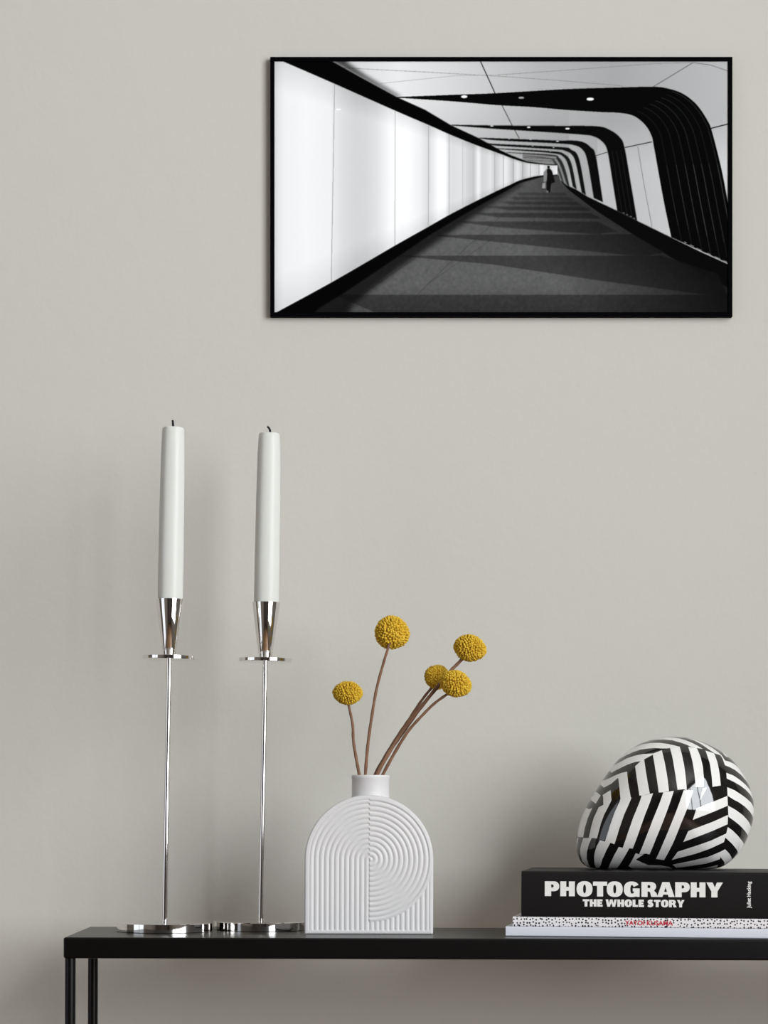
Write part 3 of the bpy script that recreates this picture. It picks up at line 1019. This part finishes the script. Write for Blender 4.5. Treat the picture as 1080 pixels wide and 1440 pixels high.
white = [
    # arcs over the crown
    tp(1, (180, 300), (200, 230), (400, 130), (560, 90), (640, 107), (750, 97), (880, 97), (1000, 118), (1080, 145)) + tp(2, (100, 190), (180, 235), (245, 278), (150, 266), (60, 246), (0, 215))
    + tp(1, (1000, 185), (880, 148), (750, 133), (640, 135), (500, 150), (400, 185), (300, 235), (230, 285)),
    tp(1, (130, 330), (220, 300), (330, 250), (450, 205), (560, 188), (680, 187), (800, 205), (900, 230), (970, 250), (985, 350), (1005, 520), (1022, 740), (1030, 906), (985, 888), (892, 897),
       (865, 650), (840, 400), (822, 268), (790, 275), (700, 275), (600, 268), (500, 275), (400, 290), (300, 325), (200, 370), (100, 430), (60, 400)),
    tp(1, (575, 350), (697, 303), (720, 480), (745, 700), (765, 917), (680, 935), (615, 938), (598, 780), (578, 600), (560, 370)),
    tp(1, (-60, 560), (45, 510), (130, 460), (200, 420), (300, 385), (420, 360), (570, 352), (555, 372), (430, 440), (438, 600), (458, 780), (485, 955), (368, 982), (337, 985), (320, 850), (305, 700), (295, 545), (380, 467),
       (300, 480), (200, 515), (100, 565), (0, 620), (-25, 640)),
    tp(3, (455, 590), (470, 560), (555, 520), (640, 475), (740, 430), (825, 408), (830, 560), (845, 680), (862, 797), (715, 818), (710, 700), (700, 500), (600, 590), (500, 648)),
    tp(3, (310, 820), (385, 695), (448, 765), (375, 892)),
    tp(3, (475, 760), (585, 685), (590, 840), (475, 910), (480, 800)),
    # main sloping stripes
    tp(3, (475, 908), (590, 835), (575, 870)) + tp(4, (480, 190), (430, 330), (377, 548), (265, 537), (300, 370), (340, 230), (410, 80)),
    tp(4, (255, 85), (280, 110), (325, 90), (260, 240), (215, 390), (190, 532), (120, 532), (140, 370), (190, 220), (225, 110)),
    tp(3, (715, 815), (872, 795)) + tp(4, (845, 0), (760, 190), (690, 400), (625, 630), (565, 608), (490, 592), (560, 350), (630, 150), (700, 0)),
    tp(1, (368, 982), (532, 950)) + tp(5, (270, 0), (190, 205), (115, 430), (33, 695)) + tp(4, (845, 688), (748, 683), (820, 440), (890, 230), (985, 0)),
    tp(1, (682, 936), (836, 913)) + tp(5, (565, 0), (460, 290), (370, 540), (293, 782), (240, 770), (138, 780), (220, 520), (310, 260), (415, 0)),
    tp(1, (983, 903), (1080, 905)) + tp(2, (50, 905)) + tp(5, (855, 0), (720, 340), (630, 600), (523, 868), (400, 850), (490, 580), (580, 330), (705, 0)),
    tp(2, (20, 250), (150, 265), (190, 400), (212, 560), (215, 700), (208, 847), (85, 857), (75, 650), (55, 450)),
    tp(2, (285, 305), (420, 345), (450, 480), (468, 650), (477, 830), (345, 850), (340, 700), (325, 500)),
    tp(2, (196, 870), (260, 862), (170, 1015), (145, 1060)),
    # chevrons on the front right
    tp(5, (960, 90)) + tp(2, (578, 985)) + tp(6, (475, 50), (240, 145), (0, 235)) + tp(5, (903, 264)),
    tp(5, (840, 430)) + tp(6, (0, 378), (240, 290), (478, 188), (476, 326), (240, 425), (0, 517)) + tp(5, (778, 592)),
    tp(5, (708, 740)) + tp(6, (0, 650), (220, 572), (460, 465), (480, 370), (560, 420), (650, 495), (740, 580), (820, 660), (830, 760), (735, 795), (650, 700), (560, 615), (448, 525), (430, 595), (220, 690), (0, 772)) + tp(5, (638, 865)),
    tp(5, (665, 940)) + tp(6, (0, 870), (200, 818), (390, 738), (460, 703), (540, 770), (635, 885), (640, 980), (520, 985), (480, 900), (402, 822), (395, 852), (200, 920), (0, 957)) + tp(5, (738, 992)),
    tp(5, (900, 1035), (1080, 1003)) + tp(6, (220, 985), (385, 942), (383, 1010), (300, 1060), (0, 1060)) + tp(5, (900, 1060)),
    # right face
    tp(2, (545, 290), (600, 290), (700, 330), (900, 520), (860, 530), (770, 450), (690, 405), (612, 385)),
    tp(2, (20, 106), (150, 125), (280, 182), (400, 250), (500, 328), (540, 370), (585, 453), (650, 465), (740, 500), (830, 560), (900, 640), (1000, 740), (1060, 900), (1040, 900), (990, 830), (920, 745), (850, 675), (740, 595),
       (650, 552), (570, 525), (545, 420), (520, 372), (430, 345), (340, 282), (250, 212), (150, 152), (60, 118)),
    tp(2, (580, 638), (700, 680), (800, 740), (900, 812), (980, 885), (1060, 980), (1100, 1080), (1060, 1065), (980, 962), (900, 892), (800, 827), (700, 775), (580, 725)),
    tp(2, (580, 855), (700, 900), (800, 958), (900, 1020)) + tp(6, (880, 5), (930, 65), (975, 140), (990, 240), (945, 275), (920, 210), (850, 135), (760, 62), (650, -5)) + tp(2, (680, 1040), (580, 980)),
    tp(6, (478, 50), (600, 112), (720, 188), (830, 282), (925, 405), (862, 512), (780, 430), (680, 345), (580, 275), (485, 215)),
    # lower left zone
    tp(4, (80, 560), (132, 545), (120, 640), (117, 740), (128, 830), (80, 800)),
    tp(4, (190, 545), (305, 540), (265, 640), (240, 760), (245, 860), (280, 940), (325, 995), (250, 965), (190, 893), (158, 800), (155, 700), (170, 620)),
    tp(4, (420, 575), (490, 592), (567, 607), (510, 730), (465, 860), (440, 1040), (400, 1010), (360, 930), (345, 840), (350, 760), (375, 660)),
    tp(4, (690, 670), (748, 683), (847, 686), (770, 860), (700, 1025), (640, 1060), (570, 1040), (590, 920), (630, 800)),
    tp(5, (85, 765), (138, 782), (205, 782), (100, 862), (200, 908), (300, 947), (500, 953), (620, 975), (690, 1002), (735, 1050), (500, 1060), (150, 1040), (10, 967)),
]
eye = tp(5, (100, 861), (160, 815), (205, 783), (240, 768), (293, 785), (400, 852), (523, 868), (650, 880), (672, 942), (620, 975), (500, 953), (300, 947), (200, 908))

outline = [(826, 1223.5), (817, 1216), (812, 1207), (810, 1195), (810.5, 1180), (814, 1162), (821, 1143), (831, 1125), (842, 1107), (854, 1089), (866, 1073), (880, 1060), (898, 1048), (921, 1040.5),
           (943, 1037.5), (968, 1039), (990, 1046), (1011, 1056.5), (1028, 1069), (1042, 1086), (1053, 1106), (1059, 1127), (1060, 1144), (1057, 1162), (1051, 1180), (1043, 1196), (1030, 1211),
           (1018, 1219.5), (1008, 1223.5), (970, 1224.2), (930, 1224.3), (880, 1224.2), (850, 1224)]
OC = np.array([936.0, 1138.0])
cl = np.array(outline + outline[:1], float)
dn = np.concatenate([np.linspace(cl[i], cl[i + 1], 30, endpoint=False) for i in range(len(outline))])
ang = np.arctan2(dn[:, 1] - OC[1], dn[:, 0] - OC[0])
rd = np.hypot(dn[:, 0] - OC[0], dn[:, 1] - OC[1])
o_ = np.argsort(ang)
ang, rd = ang[o_], rd[o_]
NA = 1440
ta = np.linspace(-math.pi, math.pi, NA, endpoint=False)
tr = np.interp(ta, ang, rd, period=2 * math.pi)
kern = np.exp(-0.5 * (np.arange(-30, 31) / 12.0) ** 2); kern /= kern.sum()
tr = np.convolve(np.r_[tr[-30:], tr, tr[:30]], kern, 'valid')


def Rth(x, y):
    a = np.arctan2(y - OC[1], x - OC[0])
    return np.interp(a, ta, tr, period=2 * math.pi)


def rho(x, y):
    return np.hypot(x - OC[0], y - OC[1]) / Rth(x, y)


pts2, edg = [], []


def add_loop(lp, step=2.0):
    base = len(pts2)
    out = []
    for k in range(len(lp)):
        a, b = np.array(lp[k]), np.array(lp[(k + 1) % len(lp)])
        n = max(1, int(np.linalg.norm(b - a) / step))
        for j in range(n):
            out.append(tuple(a + (b - a) * j / n))
    pts2.extend(out)
    m_ = len(out)
    edg.extend((base + k, base + (k + 1) % m_) for k in range(m_))


a_ = np.linspace(-math.pi, math.pi, 300, endpoint=False)
rb = np.interp(a_, ta, tr, period=2 * math.pi)
pts2 += list(zip((OC[0] + rb * np.cos(a_)).tolist(), (OC[1] + rb * np.sin(a_)).tolist()))
edg += [(k, (k + 1) % 300) for k in range(300)]
for lp in white + [eye]:
    add_loop(lp)
for i in range(1, 46):
    rf = math.sin(math.pi / 2 * i / 46)
    n = max(12, int(240 * rf))
    aa = np.linspace(-math.pi, math.pi, n, endpoint=False) + (i % 2) * math.pi / n
    r2 = np.interp(aa, ta, tr, period=2 * math.pi) * rf
    pts2 += list(zip((OC[0] + r2 * np.cos(aa)).tolist(), (OC[1] + r2 * np.sin(aa)).tolist()))
res = delaunay_2d_cdt([Vector(p) for p in pts2], edg, [], 0, 1e-4)
cv = np.array([v[:] for v in res[0]])
tri = np.array([f[:] for f in res[2] if len(f) == 3])
cen = cv[tri].mean(1)
keep = rho(cen[:, 0], cen[:, 1]) < 0.9999
tri, cen = tri[keep], cen[keep]
isw = np.zeros(len(tri), bool)
for lp in white:
    isw |= poly_mask(cen[:, 0], cen[:, 1], lp)
isw &= ~poly_mask(cen[:, 0], cen[:, 1], eye)
used = np.unique(tri)
remap = -np.ones(len(cv), int); remap[used] = np.arange(len(used))
tri = remap[tri]; cv = cv[used]
OY, OB = 0.132, 0.066
so = (D + OY) / F
rh = np.clip(rho(cv[:, 0], cv[:, 1]), 0, 1)
hz = OB * np.sqrt(np.maximum(1 - rh ** 2, 0))


def G(x, y):
    return rho(x, y) ** 2


e_ = .25
gx_ = (G(cv[:, 0] + e_, cv[:, 1]) - G(cv[:, 0] - e_, cv[:, 1])) / (2 * e_) / so
gy_ = -(G(cv[:, 0], cv[:, 1] + e_) - G(cv[:, 0], cv[:, 1] - e_)) / (2 * e_) / so
nf = np.stack([gx_, -2 * hz / OB ** 2, gy_], -1)
nf /= np.linalg.norm(nf, axis=1, keepdims=True)
onb = rh > 0.9995
hz[onb] = 0
Vo = np.stack([(cv[:, 0] - OC[0]) * so, -hz, -(cv[:, 1] - 1224.3) * so], -1)
nvo = len(Vo)
bmap = np.arange(nvo) + nvo
inner = np.where(~onb)[0]
back_id = np.arange(nvo).copy()
back_id[inner] = nvo + np.arange(len(inner))
Vb = Vo[inner].copy(); Vb[:, 1] *= -1
nb = nf[inner].copy(); nb[:, 1] *= -1
tb = back_id[tri][:, ::-1]
# orient front triangles towards -y
aV, bV, cV = Vo[tri[:, 0]], Vo[tri[:, 1]], Vo[tri[:, 2]]
ar = np.cross(bV - aV, cV - aV)[:, 1]
flip = ar > 0
tri2 = tri.copy(); tri2[flip] = tri2[flip][:, ::-1]
tb = back_id[tri2][:, ::-1]
M_ow = mat('glazed_white', srgb(232, 230, 226), rough=0.09, spec=0.5, coat=0.3, var=0.01)
M_ob = mat('glazed_black', srgb(20, 18, 18), rough=0.05, spec=0.6, coat=0.3, var=0.05)
oc = P(OC[0], 0, OY)
zbk = zb3 + th3 - (oc.x - x3) * TILT
orn = mk('striped_ornament', np.concatenate([Vo, Vb]), tri2.tolist() + tb.tolist(), [M_ob, M_ow], None, smooth=180,
         idx=np.concatenate([isw, isw]).astype(int).tolist(), loc=(oc.x, OY, zbk))
orn.data.normals_split_custom_set_from_vertices(np.concatenate([nf, nb]).tolist())
orn.rotation_euler = (0, TILT, 0)
tag(orn, 'glossy rounded ceramic ornament with black and white zigzag stripes on the books', 'ornament')
